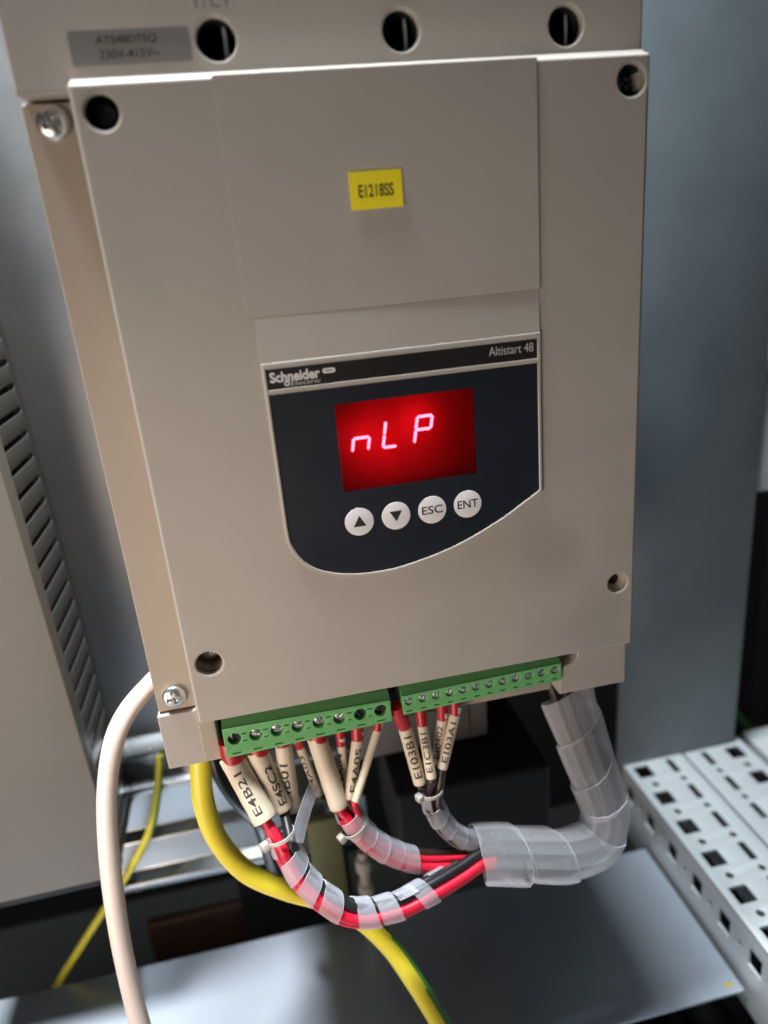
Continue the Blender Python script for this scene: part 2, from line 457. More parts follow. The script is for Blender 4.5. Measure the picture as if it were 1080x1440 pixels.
obj('inner_wall', *box_data(323, -70, -500, 324.2, 163, -442.6), rail_m, rl)
obj('inner_wall', *box_data(326.6, -70, -500, 327.8, 163, -442.9), rail_m, rl)
obj('outer_wall', *box_data(374.6, -70, -500, 376, 163, -442.9), rail_m, rl)
solo('outer_frame_rail', *box_data(388, -70, -470, 440, 175, -446, 3, 3), rail_m,
     'plain light grey frame rail right of the perforated rail', 'rail')

# wiring duct at the left
DR = math.radians(0.9)
du = thing('wiring_duct', (-120, 115, -372), 'beige-grey slotted wiring duct with flat cover at the left edge', 'duct')
def tilt(vf, c=(-73, -250), a=DR):
    v, fc = vf; ca, sa = math.cos(a), math.sin(a)
    return [(c[0] + (x - c[0]) * ca - (z - c[1]) * sa, y, c[1] + (x - c[0]) * sa + (z - c[1]) * ca) for x, y, z in v], fc
obj('cover', *tilt(box_data(-175, 82, -372, -73, 85.5, 120, 0.9)), duct_m, du)
obj('cover_lip', *tilt(box_data(-75.2, 85.6, -372, -73.4, 95, 120, 0.4)), duct_m, du)
obj('end_wall', *tilt(box_data(-173, 86, -379, -77, 150, -372.6, 0.4)), shade_black, du)
sl = []
z = -366.0
while z < 100:
    sl.append(rect(-147, z, -99, z + 3.2, 1.4, 3)); z += 12.4
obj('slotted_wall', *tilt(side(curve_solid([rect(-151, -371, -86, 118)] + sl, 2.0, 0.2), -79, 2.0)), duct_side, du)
obj('back_wall', *tilt(box_data(-173, 148.6, -371, -82, 151, 118)), shade_black, du)
obj('slot_shade_sheet', *tilt(box_data(-82.6, 96, -370, -81.4, 148.4, 117)), shade_black, du)  # added black sheet, gives the slots their shade by colour
obj('blind_wall', *tilt(box_data(-175, 86, -371, -173.2, 151, 118)), shade_black, du)

# things below and behind the starter
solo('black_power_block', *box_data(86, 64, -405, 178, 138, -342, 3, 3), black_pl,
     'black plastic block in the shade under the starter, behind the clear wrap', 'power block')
fh = thing('fan_housing', (112, 125, -340), 'grey metal box hanging under the starter behind the right terminal strip', 'box')
obj('housing', *box_data(72, 98, -340, 152, 150, -257.5, 1.5), grey_box_m, fh)
obj('seam_plate', *box_data(82, 96.6, -334, 140, 97.9, -272, 0.4), grey_box_m, fh)
solo('olive_bar', *box_data(34, 118, -470, 55, 124, -396, 1.0), olive, 'olive-coloured upright bar in the dark behind the wire loops', 'bar')
so = thing('nylon_standoff', (67, 110, -474), 'small white ribbed standoff in the dark behind the wire loops', 'standoff')
obj('post', *lathe([(0, 4), (20, 4), (21, 5.6), (27, 5.6), (28, 3.6), (38, 3.6), (39, 5.4), (48, 5.4), (49, 3), (54, 3)], (67, 110, -474), (0, 0, 1), 20), nylon, so)
solo('copper_bar', *box_data(-95, 178, -630, 40, 186, -512, 2.5, 3), copper, 'dull brown copper bar in the dark gap behind the tray', 'busbar')
solo('black_cover_box', *box_data(-22, 163, -630, 60, 176, -448, 1.0), black_pl, 'black box in the dark gap below the frame profile', 'box')
gb = thing('grey_module', (410, 190, -240), 'pale grey module cut by the right edge, beyond the steel plate', 'module')
obj('case', *box_data(369.5, 172, -240, 450, 240, -148, 2.5, 3), pale_grey, gb)
obj('front_cap', *box_data(377, 168, -228, 450, 171.8, -160, 1.0), pale_grey, gb)
gw = catmull([(380, 230, -420), (395, 222, -440), (418, 212, -470), (450, 205, -512), (480, 200, -556)], 10)
solo('green_wire', *tube(gw, 4.0, 12), dgreen_wire, 'dark green wire curving down beyond the steel plate, right edge', 'wire')

# ================================================================== THE SOFT STARTER
ss = thing('soft_starter', (87, 80, -257), 'beige soft starter with dark keypad, red lit display and three top holes', 'soft starter')
obj('body', *box_data(-16.5, 32, -257, 191, 150, 58, 1.0), beige2, ss)
# front cover: holes for screws, opening behind the display
corner = [(8.5, -7.6, 5.0), (183.3, -7.4, 5.0), (8.5, -202, 5.0)]
loops = [rect(0, -228.8, 190, 0.6, 1.2, 4)] + [circ(a, b, c, 40) for a, b, c in corner] + [circ(182.6, -197.7, 4.2, 32), rect(63, -144, 128, -101)]
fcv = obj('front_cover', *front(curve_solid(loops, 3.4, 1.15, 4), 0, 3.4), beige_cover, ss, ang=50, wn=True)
obj('skirt', *front(curve_solid([rect(0.2, -228.6, 189.8, 0.4, 1.0, 4), rect(2.4, -226.4, 187.6, -1.8)], 10.5, 0.2), 3.5, 10.5), beige, fcv)
obj('countersink', *lathe([(0, 4.15), (2.2, 2.6), (9, 2.4)], (182.6, 1.6, -197.7), (0, 1, 0), 28, False, True), beige2, ss)
obj('countersink_hole', *lathe([(0, 0.01), (0.2, 2.35)], (182.6, 4.6, -197.7), (0, 1, 0), 28, False, False), shade_black, ss)
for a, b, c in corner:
    obj('hole_sleeve', *lathe([(0, 5.2), (13, 5.2)], (a, 3.6, b), (0, 1, 0), 32, False, True), shade_black if b > -100 else beige2, ss)
    obj('cover_screw', *screw_head(a, 8.5 if b > -100 else 9, b + (0 if b > -100 else 1.5), 3.9, random.random(), 0.4), dark_screw if b > -100 else zinc, ss)
# centre flap above the keypad (slightly proud, tighter to the cover on its left)
v, fc = front(curve_solid([rect(42.6, -72.6, 149.0, 0.9, 0.5, 2)], 2.0, 0.40, 3), 0, 2.0)
v = [(x, y - (0.03 + 0.62 * (x - 42.6) / 106.4), z) for x, y, z in v]
obj('centre_flap', v, fc, beige, ss, ang=50, wn=True)
# keypad frame
kp = [(45.2, -150.0), (45.7, -156.7), (48.0, -162.4), (51.5, -167.0), (57.5, -171.0), (67.4, -174.0), (78.8, -175.0), (91.9, -174.0), (111.4, -169.3),
      (129.7, -161.6), (141.9, -154.6), (148.6, -150.6)]
def kp_outline(ins, top):
    c = [Vector((a, b, 0)) for a, b in kp]
    s = catmull(c, 5); out = []
    for i, p in enumerate(s):
        t = (s[min(len(s) - 1, i + 1)] - s[max(0, i - 1)]).normalized(); nn = Vector((-t.y, t.x, 0))
        out.append((p.x + nn.x * ins, p.y + nn.y * ins))
    out = [(max(45.2 + ins, min(148.6 - ins, a)), b) for a, b in out]
    return [(45.2 + ins, top)] + out + [(148.6 - ins, top)]
inner = kp_outline(1.3, -99.4)
fr = [kp_outline(0, -88.2), rect(46.5, -97.6, 147.3, -90.4), inner]
obj('keypad_frame', *front(curve_solid(fr, 2.2, 0.45, 3), -1.1, 2.2), beige, ss)
obj('lower_flap', [(45.4, -0.12, -73.2), (148.4, -0.12, -73.2), (148.4, -0.75, -88.4), (45.4, -0.75, -88.4), (45.4, 0.3, -73.2), (148.4, 0.3, -73.2), (148.4, 0.3, -88.4), (45.4, 0.3, -88.4)],
    [(0, 1, 2, 3), (0, 4, 5, 1), (1, 5, 6, 2), (2, 6, 7, 3), (3, 7, 4, 0)], beige, ss)
nb = obj('name_bar', *box_data(46.0, -0.55, -98.0, 147.9, 0.4, -90.0), black_bar, ss)
obj('lettering', *text_front('Schneider', 47.6, -95.3, 65.4, -91.6, -0.72, 0.03), white_print, nb)
obj('lettering', *text_front('Electric', 54.8, -96.9, 65.4, -95.4, -0.72, 0.0), grey_print, nb)
lv, lf = curve_solid([circ(53.4, -96.0, 1.0, 18, 0.9), circ(53.4, -96.0, 0.55, 18, 0.8)], 0.04)
obj('emblem', *front((lv, lf), -0.72, 0.04), white_print, nb)
pv = curve_solid([rect(66.4, -94.0, 71.0, -92.2, 0.8, 4), rect(67.4, -93.3, 70.0, -92.95)], 0.04)
obj('emblem', *front(pv, -0.72, 0.04), white_print, nb)
obj('lettering', *text_front('Altistart 48', 128.4, -94.9, 145.8, -91.6, -0.72, 0.0), grey_print, nb)
kpan = obj('keypad_panel', *front(curve_solid([kp_outline(1.0, -99.0), rect(69.2, -139.3, 121.9, -105.7, 0.6, 2)], 1.2, 0.0), -0.5, 1.2), navy, ss)
bx = [73.9, 88.45, 102.95, 117.4]
for i, x in enumerate(bx):
    zc = -151.9 + 0.2 * i
    obj('button', *front(curve_solid([circ(x, zc, 5.65, 40)], 0.30, 0.08, 2), -0.72, 0.30), white_print, kpan)
    ys_ = -0.78
    if i == 0: obj('arrow_symbol', [(x - 2.4, ys_, zc - 1.9), (x + 2.6, ys_, zc - 1.9), (x + 0.1, ys_, zc + 2.5)], [(0, 1, 2)], ink, kpan)
    elif i == 1: obj('arrow_symbol', [(x - 2.5, ys_, zc + 2.0), (x, ys_, zc - 2.3), (x + 2.5, ys_, zc + 2.0)], [(0, 1, 2)], ink, kpan)
    else: obj('lettering', *text_front('ESC' if i == 2 else 'ENT', x - 4.2, zc - 1.6, x + 4.2, zc + 1.75, ys_, 0.012), ink, kpan)
# display: red filter in front of a lit pocket
dp = obj('display', *join(box_data(64, 13.2, -143, 127, 14.2, -102), box_data(64, 0.8, -103, 127, 13.1, -102), box_data(64, 0.8, -143, 65, 13.1, -103.1),
                          box_data(126, 0.8, -143, 127, 13.1, -103.1)), back_m, ss)
ck = [(13.1, -103.2), (13.0, -112), (12.8, -119), (12.2, -125), (11.0, -129.5), (9.0, -133.3), (6.5, -136.6), (3.8, -139.2), (1.0, -141.2)]
obj('reflector', [(x_, a_, b_) for a_, b_ in ck for x_ in (65.2, 125.8)], [(2 * k, 2 * k + 1, 2 * k + 3, 2 * k + 2) for k in range(8)], pocket_m, dp, ang=80)
obj('filter_pane', *box_data(68.9, -0.25, -139.6, 122.2, 0.15, -105.4), filter_m, dp)
K = 1.012
def sx(x): return 40.85 + (x - 40.85) * K
def sz(z): return -53.85 + (z + 53.85) * K
def seg(a, b, wd=1.05, y=3.1):
    a = Vector((sx(a[0]), 0, sz(a[1]))); b = Vector((sx(b[0]), 0, sz(b[1]))); t = (b - a).normalized(); nn = Vector((-t.z, 0, t.x)) * wd / 2
    a2 = a + t * 0.45; b2 = b - t * 0.45
    pts = [a, a2 + nn, b2 + nn, b, b2 - nn, a2 - nn]
    V = [(p.x, y, p.z) for p in pts] + [(p.x, y + 0.5, p.z) for p in pts]; n = 6
    Q = [tuple(range(n)), tuple(range(2 * n - 1, n - 1, -1))] + [(i, n + i, n + (i + 1) % n, (i + 1) % n) for i in range(n)]
    return V, Q
def digit(x0, zb, on, W=6.0, H=4.9, sl_=0.19):
    g = lambda u, h: (x0 + u * W + (h * H) * sl_, zb + h * H)
    S = {'e': (g(0, 0), g(0, 1)), 'f': (g(0, 1), g(0, 2)), 'c': (g(1, 0), g(1, 1)), 'b': (g(1, 1), g(1, 2)), 'd': (g(0, 0), g(1, 0)),
         'g': (g(0, 1), g(1, 1)), 'a': (g(0, 2), g(1, 2))}
    for k in on: obj('segment', *seg(*S[k]), seg_m, dp, sm=False)
digit(74.2, -124.2, 'ecg'); digit(85.9, -124.2, 'efd', 5.2); digit(98.0, -124.0, 'efabg', 5.8)
# yellow sticker
st = obj('sticker', *front(curve_solid([rect(82.3, -41.3, 100.2, -29.6, 0.3, 2)], 0.14, 0.0), -0.98, 0.14), yellow_lab, ss, label='yellow sticker with a black code')
st.location = (0, 0.0, 0)
obj('lettering', *text_front('E1218SS', 85.2, -37.6, 97.2, -33.6, -1.02, 0.02), ink, st)
# left side flange with screws, lower corner block
obj('side_flange', *front(curve_solid([rect(-17.5, -229.4, 1.5, -1.5, 0.5, 2)], 17.0, 0.5), 15.0, 17), beige2, ss, ang=50, wn=True)
obj('corner_block', *front(curve_solid([rect(-18.2, -257.2, -2.2, -230.2, 0.5, 2)], 18, 0.6, 3), 13.2, 18), beige, ss, ang=50, wn=True)
obj('corner_block', *front(curve_solid([rect(-2.6, -256.6, 4.6, -229.6, 0.5, 2)], 19, 0.6, 3), 12.6, 19), beige2, ss, ang=50, wn=True)
obj('flange_screw', *screw_head(-8.7, 14.8, -7.4, 5.2, 0.5, 0.62), zinc, ss)
obj('flange_screw', *screw_head(-9.8, 14.8, -222.3, 4.9, 0.15, 0.62), zinc, ss)
# upper housing with three cable holes
top_holes = [(46.0, 11.9), (105.4, 12.0), (162.5, 11.2)]
loops = [rect(-16.6, -0.6, 190.6, 60, 0.6, 2)] + [circ(a, b, 6.1, 40) for a, b in top_holes]
th = obj('upper_housing', *front(curve_solid(loops, 4, 0.9, 3), 7.0, 4), beige, ss, ang=50, wn=True)
obj('skirt', *front(curve_solid([rect(-16.4, -0.4, 190.4, 59.8, 0.6, 2), rect(-14, 1.8, 188, 57.5)], 20, 0.2), 11.1, 20), beige, th)
for (a, b), s in zip(top_holes, ('1/L1', '3/L2', '5/L3')):
    obj('hole_well', *lathe([(0, 6.4), (19, 6.4)], (a, 11.2, b), (0, 1, 0), 32, False, True), shade_black, th)
    obj('terminal_tab', *box_data(a + 2.2, 13.5, b - 5, a + 3.6, 29, b + 5, 0.3), zinc, th)
    obj('embossed_mark', *text_front(s, a - 5, b + 8.4, a + 5, b + 13, 6.94, 0.0), silver_lab, th)
obj('top_ledge', *bevelled(extrude_x([(1.6, 0.3), (5.6, 2.6), (6.9, 2.6), (6.9, 0.3)], 0.4, 189.6), 0.2, 2), beige, ss)
lb = obj('rating_label', *front(curve_solid([rect(1.9, 6.2, 38.0, 15.6, 0.8, 3)], 0.14), 6.86, 0.14), silver_lab, ss, label='silver rating label with two lines of print')
obj('lettering', *text_front('ATS48D75Q', 9.8, 11.5, 28.0, 14.0, 6.8, 0.015), ink, lb)
obj('lettering', *text_front('230V-415V~', 10.2, 7.8, 28.2, 10.3, 6.8, 0.01), ink, lb)
# lower right shoulder beside the terminals, bottom lip
sh = [(160.5, -237.6), (163.5, -236.8), (166.2, -234.4), (167.0, -230.5), (167.1, -229.2), (190.0, -229.2), (190.0, -252.0), (158, -252.0), (158, -240.5)]
obj('corner_shoulder', *front(curve_solid([sh], 24, 0.7, 3), 5.0, 24), beige, ss, ang=50, wn=True)
obj('terminal_recess', *box_data(3, 22, -254, 160, 31.8, -230, 0.4), shade_black, ss)
obj('bottom_lip', *box_data(82, 15, -255.5, 158, 31, -249.8, 0.8), beige2, ss)

# terminal strips
def terminal_strip(x0, x1, n, zt0, zb0, zt1, zb1, yf, hr, bright):
    wd = x1 - x0; pit = wd / n
    lerp = lambda a, b, x: a + (b - a) * (x - x0) / wd
    loops = [[(x0, zb0), (x1, zb1), (x1, zt1), (x0, zt0)]]; cen = []
    for i in range(n):
        x = x0 + pit * (i + .5); zt = lerp(zt0, zt1, x); zb = lerp(zb0, zb1, x)
        zc = zb + (zt - zb) * (0.60 if hr > 2.2 else 0.66); cen.append((x, zc)); loops.append(circ(x, zc, hr, 20))
        loops.append(rect(x - pit * .20, zb + 1.25, x + pit * .20, zb + 1.8))
        if i < n - 1 and hr > 2.2: loops.append(rect(x + pit * .36, zc + 1.6, x + pit * .60, zc + 2.1)); loops.append(rect(x + pit * .38, zc - 1.9, x + pit * .58, zc - 1.5))
    t = obj('terminal_strip', *front(curve_solid(loops, 6.0, 0.22, 2), yf, 6.0), green, ss)
    obj('wire_entry_block', *box_data(x0 + .2, yf + 5.4, min(zb0, zb1) + 2.2, x1 - .2, yf + 17, max(zt0, zt1) - 0.6), green, t)
    # sloping shoulder and dark header behind
    obj('shoulder', [(x0, yf + .4, zt0 - .15), (x1, yf + .4, zt1 - .15), (x1, yf + 5, zt1 + 2.3), (x0, yf + 5, zt0 + 2.3), (x0, yf + 5.2, zt0 - .3), (x1, yf + 5.2, zt1 - .3)],
        [(0, 1, 2, 3), (3, 2, 5, 4), (0, 3, 4), (1, 5, 2), (0, 4, 5, 1)], green, t)
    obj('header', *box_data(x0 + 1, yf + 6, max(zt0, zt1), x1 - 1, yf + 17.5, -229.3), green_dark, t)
    for x, zc in cen:
        obj('terminal_screw', *screw_head(x, yf + (2.2 if hr > 2.2 else 1.1), zc, hr * 0.92, random.uniform(0, 3), 0.35, 'slot', 0.3), zinc if (bright or random.random() < .5) else dark_screw, t)
    return t
terminal_strip(7.9, 79.6, 8, -235.6, -250.2, -236.8, -247.6, 3.6, 2.75, False)
terminal_strip(84.9, 158.2, 12, -236.2, -245.8, -234.4, -243.4, 3.6, 1.9, True)

# ================================================================== WIRING
TOCAM = CAM
def sleeve_with_text(root, a, b, R, txt, ang=0.0, inkm=None, span=(0.24, 0.88)):
    a = Vector(a); b = Vector(b); a = a - (b - a) * 0.15; ax = (b - a); Ln = ax.length; A = ax / Ln
    n_ = 14
    prof_ = [(0.0, R - 0.55), (0.0, R - 0.1), (0.25, R)] + [(Ln * k / n_, R * (1 + 0.012 * math.sin(k * 1.7 + R))) for k in range(1, n_)] + [(Ln - 0.25, R), (Ln, R - 0.1), (Ln, R - 0.55), (Ln - 2.5, R - 0.6)]
    s = obj('marker_sleeve', *lathe(prof_, a, A, 28, True, False), sleeve_m, root)
    if txt:
        mid = (a + b) / 2; c = (TOCAM - mid); c = (c - A * c.dot(A)).normalized(); sd = A.cross(c).normalized()
        v, fc = text_data(txt, 0.012)
        # subdivide long faces so that the print follows the sleeve
        bm = bmesh.new(); bv = [bm.verts.new((p[0], p[1], 0)) for p in v]
        for q in fc:
            try: bm.faces.new([bv[i] for i in q])
            except ValueError: pass
        for k in range(1, 6): bmesh.ops.bisect_plane(bm, geom=bm.verts[:] + bm.edges[:] + bm.faces[:], plane_co=(0, k / 6, 0), plane_no=(0, 1, 0))
        bm.verts.index_update(); v = [tuple(q.co) for q in bm.verts]; fc = [[q.index for q in p.verts] for p in bm.faces]; bm.free()
        out = []
        hw = min(R * 0.58, 1.8)                     # half cap height round the sleeve
        for px, py, _ in v:
            along = Ln * (span[1] - px * (span[1] - span[0]))
            th_ = ang + (py - .5) * 2 * hw / R
            out.append(tuple(a + A * along + (c * math.cos(th_) + sd * math.sin(th_) * SGN) * (R * 1.0 + 0.09)))
        obj('lettering', out, fc, inkm or sleeve_ink, s, sm=False)
    return s
SGN = 1.0
def ferrule(root, e, a, R):
    e = Vector(e); a = Vector(a); ax = a - e; Ln = ax.length
    obj('ferrule', *lathe([(-0.4, R * .86), (0.6, R * .9), (Ln * .55, R * .97), (Ln + 0.2, R * .98), (Ln + 0.6, R * .7)], e, ax, 18), red_pl, root)
def wire(root, pts, R, m, step=1.6):
    obj('wire', *tube(resample(catmull(pts, 10), step), R, 12), m, root)
def lead(a, b):                    # straight inside the sleeve, then on to the bundle
    a = Vector(a); b = Vector(b); t = (b - a).normalized()
    return [a.lerp(b, .5), a.lerp(b, .75), b.copy(), b + t * 1.2]
def offset_path(path, du_, dv_, twist=0.0):
    P = resample(catmull(path, 10), 4.0); F = frames(P); out = []
    for i, (p, (t, a, b)) in enumerate(zip(P, F)):
        th_ = twist * i; u = du_ * math.cos(th_) - dv_ * math.sin(th_); q = du_ * math.sin(th_) + dv_ * math.cos(th_)
        out.append(p + a * u + b * q)
    return out
def spiral(root, path, R, pitch, width, m, s0, s1, thick=0.55, phase=0.0, flare=0.06, seg=22, jit=0.10, name='spiral_wrap', taper=None, crumple=0.7, ang=50):
    """helical ribbon of real thickness round the path between arc lengths s0 and s1"""
    P = resample(catmull(path, 12), 0.5); F = frames(P); step = 0.5
    def at(s):
        x = max(0.0, min(len(P) - 1.001, s / step)); i = int(x); k = x - i
        j = min(i + 1, len(P) - 1)
        t = F[i]; return P[i].lerp(P[j], k), t[1], t[2]
    turns = (s1 - s0) / pitch; n = max(8, int(turns * seg)); nu = 6
    V = []; Q = []; ids = []
    rnd = random.Random(int(s0 * 7 + R * 31)); turn = [(rnd.uniform(-1, 1), rnd.uniform(-1, 1), rnd.uniform(0, 6.28)) for _ in range(int(turns) + 3)]
    for i in range(n + 1):
        q = i / seg; th_ = 2 * math.pi * q + phase
        k0 = int(q); fr_ = q - k0; fr_ = fr_ * fr_ * (3 - 2 * fr_)
        j1, j2, j3 = [turn[k0][z_] * (1 - fr_) + turn[k0 + 1][z_] * fr_ for z_ in range(3)]
        sc = s0 + pitch * (q + 0.16 * crumple * j1)
        wob = 1 + jit * math.sin(q * 2.1 + phase) * 0.5
        for lay in (0, 1):
            for u in range(nu + 1):
                uu = u / nu
                s = sc + width * wob * (uu - .5)
                p, a, b = at(s)
                rr = (R if taper is None else R * taper(max(0, min(1, (s - s0) / (s1 - s0))))) * (1 + flare * (1 + 0.8 * j2) * (uu - .5) + crumple * (0.05 * math.sin(th_ * 2 + q) + 0.05 * abs(math.sin(1.5 * th_ + j3)) + 0.03 * j2)) - (thick if lay else 0)
                edge = abs(uu - .5) * 2
                if lay == 0 and edge > 0.99: rr -= thick * 0.25
                V.append(tuple(p + a * (rr * math.cos(th_)) + b * (rr * math.sin(th_))))
    st_ = 2 * (nu + 1)
    for i in range(n):
        o = i * st_; o2 = o + st_
        for u in range(nu):
            Q.append((o + u, o + u + 1, o2 + u + 1, o2 + u))
            Q.append((o + nu + 1 + u + 1, o + nu + 1 + u, o2 + nu + 1 + u, o2 + nu + 1 + u + 1)); ids += [0, 0]
        Q.append((o, o2, o2 + nu + 1, o + nu + 1)); Q.append((o + nu, o + 2 * nu + 1, o2 + 2 * nu + 1, o2 + nu)); ids += [1, 1]
    Q.append(tuple([u for u in range(nu + 1)][::-1] + [nu + 1 + u for u in range(nu + 1)]))
    o = n * st_; Q.append(tuple([o + u for u in range(nu + 1)] + [o + nu + 1 + u for u in range(nu, -1, -1)]))
    return obj(name, V, Q, [m, wrap_edge], root, ang=ang, mids=ids + [1, 1])
def cable_tie(root, p, A, R, head_dir, hs=3.0):
    A = Vector(A).normalized(); p = Vector(p)
    V, Q = lathe([(-.85, R), (-.75, R + .4), (.75, R + .4), (.85, R), (-.85, R)], p, A, 28, False, False)
    t = obj('cable_tie', V, Q, nylon, root)
    hd = Vector(head_dir); hd = (hd - A * hd.dot(A)).normalized(); cx = p + hd * (R + hs * .45); e = A.cross(hd)
    v, fc = box_data(-hs * .5, -hs * .62, -hs * .55, hs * .5, hs * .62, hs * .55, hs * .2)
    obj('tie_head', [tuple(cx + hd * q[0] + e * q[1] + A * q[2]) for q in v], fc, nylon, t)

left = [(22.8, -4.0, -279.7), (24.8, -6.0, -286.2), (27.3, -8.0, -296.8), (32.0, -12.0, -307.7), (39.8, -16.0, -317.2), (51.8, -18.0, -327.0), (70.4, -17.0, -329.6),
        (87.2, -13.0, -328.7), (102.2, -8.0, -328.0), (113.0, -4.0, -327.0), (119.5, -3.0, -328.4)]
mid = [(54.6, 2.0, -285.5), (58.0, 1.0, -296.0), (66.4, 0.0, -309.2), (80.3, -1.0, -320.6), (96.8, -2.0, -325.3), (110.6, -2.0, -327.0), (119.5, -0.5, -328.8)]
right = [(93.7, 2.0, -281.2), (93.9, 2.0, -288.4), (95.5, 2.0, -299.4), (100.4, 1.0, -309.8), (107.2, 0.0, -317.4), (113.0, 2.0, -321.8), (120.5, 3.0, -325.5)]
trunk = [(110.2, -3.0, -325.0), (122.7, -3.0, -328.4), (139.0, -2.0, -334.4), (158.1, 0.0, -341.3), (174.5, 4.0, -343.0), (182.8, 8.0, -333.3), (182.2, 12.0, -317.5),
         (177.1, 16.0, -297.7), (172.3, 22.0, -277.7), (168.4, 28.0, -258.5)]

# --- left loop: red and black wires
LB = thing('wire_loop', (55, -10, -336), 'red and black wires looping down from the left terminals in banded clear spiral wrap', 'wire bundle')
S1 = [((10.0, 10.0, -258.4), (19.4, -2.0, -280.6), 5.5, 'E4B21'), ((20.9, 10.0, -257.7), (27.2, 4.0, -282.1), 4.6, 'E4SC2'), ((31.5, 10.0, -257.6), (31.0, 8.0, -287.0), 3.7, 'E4B01')]
spec = [[(red_w, 3.5, 0.6), (red_w, 1.6, 3.4)], [(black_w, 1.4, -3.3)], [(black_w, -2.6, -2.4)]]
for (a, b, R, tx), ws in zip(S1, spec):
    sleeve_with_text(LB, a, b, R, tx, ang={5.5: 0.25, 4.6: -0.25, 3.7: 0.35}[R])
    ferrule(LB, (a[0] - (b[0] - a[0]) * 0.14 + 0.3, 11.0, -247.0), a, R * .95)
    for m_, u, q in ws:
        op = offset_path(left, u, q)
        wire(LB, lead(a, b) + op[3:], 2.35, m_)
wire(LB, offset_path(left, -2.4, 2.2)[2:], 2.2, red_w)
cable_tie(LB, (24.9, -6.2, -287.2), (2.2, -2, -8), 6.2, (-1, -0.5, -0.2), 3.4)
spiral(LB, left, 6.2, 12.5, 9.6, wrap_m, 11, 50, phase=0.6)
spiral(LB, left, 6.3, 11.2, 9.2, wrap_m, 56, 84, phase=2.2)
spiral(LB, left, 6.4, 11, 8.0, wrap_m, 87, 100, phase=3.4)
# loose end of the wrap
tl = resample(catmull([(31.5, -9.5, -289.5), (34.5, -5.5, -283.5), (37.5, -2, -279.0), (42.3, 5, -274.2)], 8), 1.0); V = []; Q = []
for i, (p, (t, a_, b_)) in enumerate(zip(tl, frames(tl))):
    c_ = (TOCAM - p).normalized(); e_ = t.cross(Vector((0.25, -1, 0.15)).normalized()).normalized()
    nn_ = e_.cross(t)
    for u, q in ((-2.9, 0), (0, .35), (2.9, 0), (2.9, -.5), (0, -.15), (-2.9, -.5)): V.append(tuple(p + e_ * u + nn_ * q))
for i in range(len(tl) - 1):
    for k in range(6): Q.append((i * 6 + k, i * 6 + (k + 1) % 6, (i + 1) * 6 + (k + 1) % 6, (i + 1) * 6 + k))
Q += [tuple(range(5, -1, -1)), tuple((len(tl) - 1) * 6 + k for k in range(6))]
obj('wrap_tail', V, Q, wrap_m, LB)

# --- middle bundle
MB = thing('wire_loop', (80, 0, -332), 'red wires under pinkish closed spiral wrap from the middle ivory sleeves', 'wire bundle')
S2 = [((38.3, 12.0, -257.6), (43.9, 13.0, -286.2), 1.9, 'E4A03', brown_w), ((47.0, 9.5, -257.1), (51.7, 2.0, -285.6), 4.4, None, red_w), ((56.7, 10.0, -259.3), (55.3, 10.0, -286), 2.0, 'E4A04', red_w),
      ((64.1, 9.0, -257.3), (56.7, 3.0, -283.0), 2.5, 'E4A05', brown_w), ((73.4, 9.0, -254.5), (59.0, -1.0, -282.1), 1.8, None, red_w)]
offs = [(-2.8, -1.8), (3.4, 0.8), (-2.4, 2.2), (-0.6, -3.4), (2.2, -2.6)]
for (a, b, R, tx, m_), (u, q) in zip(S2, offs):
    sleeve_with_text(MB, a, b, R, tx, ang=0.55 if R < 2.2 and tx else -0.5)
    ferrule(MB, (a[0] - (b[0] - a[0]) * 0.12, 11.0, -245.6), a, R * .95 if R > 3 else R * 1.12)
    op = offset_path(mid, u, q)
    wire(MB, lead(a, b) + op[3:], min(2.3, R - 0.35), m_)
wire(MB, offset_path(mid, 1.4, 3.4)[1:], 2.4, red_w)
spiral(MB, mid, 6.0, 9.2, 9.0, wrap_m, 1, 50, phase=1.0, flare=0.07)
cable_tie(MB, (57.2, 0.6, -296.4), (4, 0, -9), 6.3, (-1, -0.5, -0.35), 3.2)

# --- right bundle
RB = thing('wire_loop', (100, 2, -328), 'dark brown wires in grey-looking spiral wrap from the right group of four sleeves', 'wire bundle')
S3 = [((85.7, 9.0, -255.8), (89.5, 3.0, -282.9), 3.1, 'E103B1'), ((93.7, 8.0, -255.8), (94.3, 0.0, -278.9), 2.4, 'E1C3B1'), ((103.5, 10.0, -256.0), (99.1, 9.0, -278.5), 2.4, 'E10402'),
      ((109.2, 8.5, -253.9), (100.2, 3.0, -277.3), 2.4, 'E103A1')]
offs = [(-2.2, -2.2), (-2.2, 2.0), (2.4, 2.0), (2.2, -2.2)]
for i, ((a, b, R, tx), (u, q)) in enumerate(zip(S3, offs)):
    sleeve_with_text(RB, a, b, R, tx, ang=(0.0, 0.15, 0.2, -0.1)[i], inkm=fade_ink if i == 2 else None)
    ferrule(RB, ((82.4 if i == 0 else a[0] - (b[0] - a[0]) * .1), 10.5 if i else 7.0, -243.2), a, R * 1.04)
    op = offset_path(right, u, q)
    wire(RB, lead(a, b) + op[3:], min(2.2, R - 0.3), brown_w)
spiral(RB, right, 5.2, 8.6, 8.2, wrap_m, 10, 45, phase=0.3, flare=0.08)
cable_tie(RB, (93.8, 1.9, -287.2), (0.4, 0, -7), 5.4, (-1, -0.5, 0.1), 3.0)

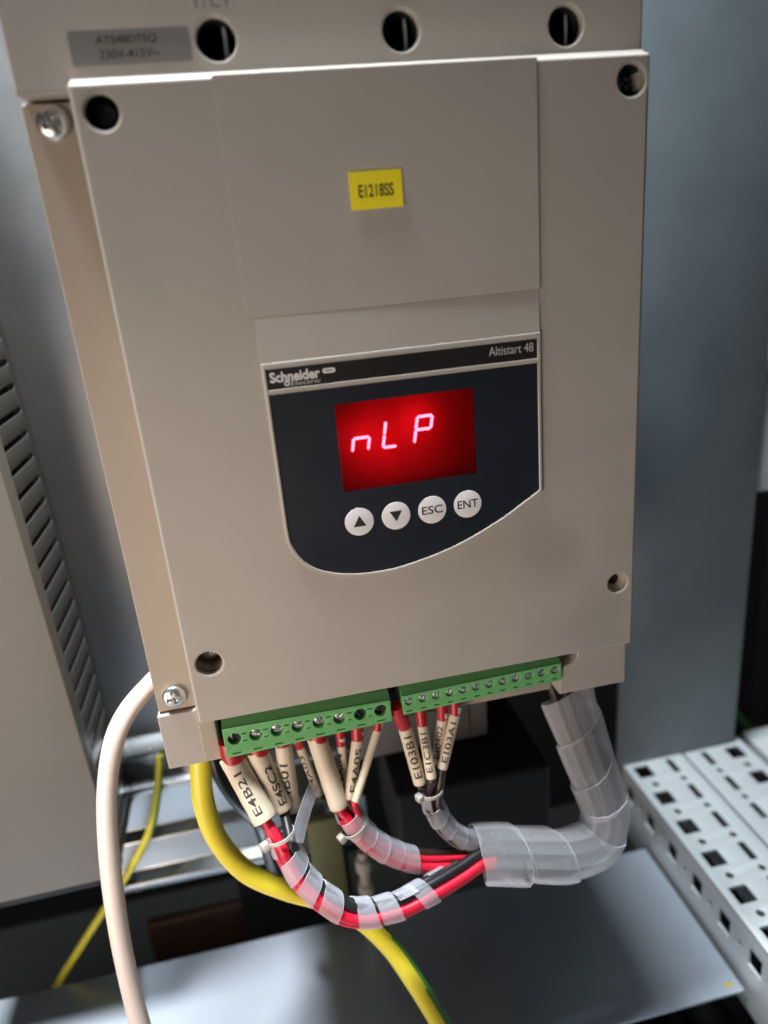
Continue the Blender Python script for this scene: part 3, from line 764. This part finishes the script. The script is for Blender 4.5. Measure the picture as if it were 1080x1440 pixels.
# --- wide wrap that gathers all three
TB = thing('spiral_wrap_trunk', (150, 5, -356), 'wide milky spiral wrap tube gathering the wires and rising at the right', 'spiral wrap')
tp = lambda q: 1.0 - 0.12 * q
spiral(TB, trunk, 13.2, 21.0, 23.5, wrap_big, 6, 150, thick=0.8, phase=2.6, flare=0.17, seg=13, jit=0.1, name='wrap_ribbon', taper=tp, crumple=1.25, ang=17)
for (u, q, m_) in ((-4, 4, brown_w), (-4, -4, brown_w), (0, 0, black_w)):
    op = offset_path(trunk, u, q); obj('wire', *tube(resample(catmull(op[4:], 6), 2.0), 2.2, 10), m_, TB)

# --- single cables
bc = [(-18.5, 60.0, -233.7), (-24.5, 45.0, -232.6), (-34.2, 34.0, -237.7), (-40.9, 25.0, -246.7), (-46.3, 18.0, -264.6), (-49.5, 12.0, -285.8), (-51.5, 6.0, -311.7), (-52.3, 0.0, -340.8),
      (-51.4, -6.0, -371.5), (-49.0, -12.0, -400), (-46, -16, -440), (-44, -16, -478)]
solo('beige_cable', *tube(resample(catmull(bc, 12), 1.6), lambda q: 4.4, 20, wob=0.02), beige_cable,
     'pinkish-beige round cable arching down from behind the left flange', 'cable')
yc = [(-4.2, 34.0, -245), (-5.5, 28.0, -257.6), (-7.3, 26.0, -269.1), (-8.7, 24.0, -287.3), (-5.8, 22.0, -307.2), (4.1, 20.0, -327.6), (21.0, 16.0, -339.6), (38.6, 12.0, -347.8), (54.3, 6.0, -357.1),
      (66.9, 0.0, -372.8), (75.6, -6.0, -389.9), (83.0, -12.0, -406.6), (92.0, -18.0, -432), (102, -20, -470), (106, -20, -540)]
V, Q, ids = tube(resample(catmull(yc, 12), 1.6), 4.9, 24, stripe=(190, 26), twist=-0.75)
solo('yellow_green_cable', V, Q, [yel_cable, grn_stripe], 'thick yellow cable with green stripe curving under the wire loops', 'cable', mids=ids)
tc_ = [(-48, 135.0, -336), (-49.3, 133.0, -344.1), (-54.3, 131.0, -363.1), (-61.2, 128.0, -381.9), (-71.7, 126.0, -399.0), (-88.0, 125.0, -420.4), (-110.3, 124.0, -447.7), (-129.6, 123.5, -472.3), (-147.1, 123.0, -495.4),
       (-166.7, 122.0, -522.5), (-185, 122, -555)]
V, Q, ids = tube(resample(catmull(tc_, 12), 1.6), 2.5, 16, stripe=(300, 42), twist=0.5)
solo('earth_wire', V, Q, [yel_cable, grn_stripe], 'thin yellow-green earth wire slanting behind the beige cable', 'wire', mids=ids)
bk = [(-4, 48, -256), (-2.6, 45.0, -272.6), (-0.6, 42.0, -285.5), (3.5, 42.0, -299.4), (9, 48.0, -318), (12, 66.0, -345), (14, 80, -400)]
solo('black_cable', *tube(resample(catmull(bk, 10), 2.0), 5.0, 16), black_w, 'black cable in shade directly behind the leftmost ivory sleeve', 'cable')
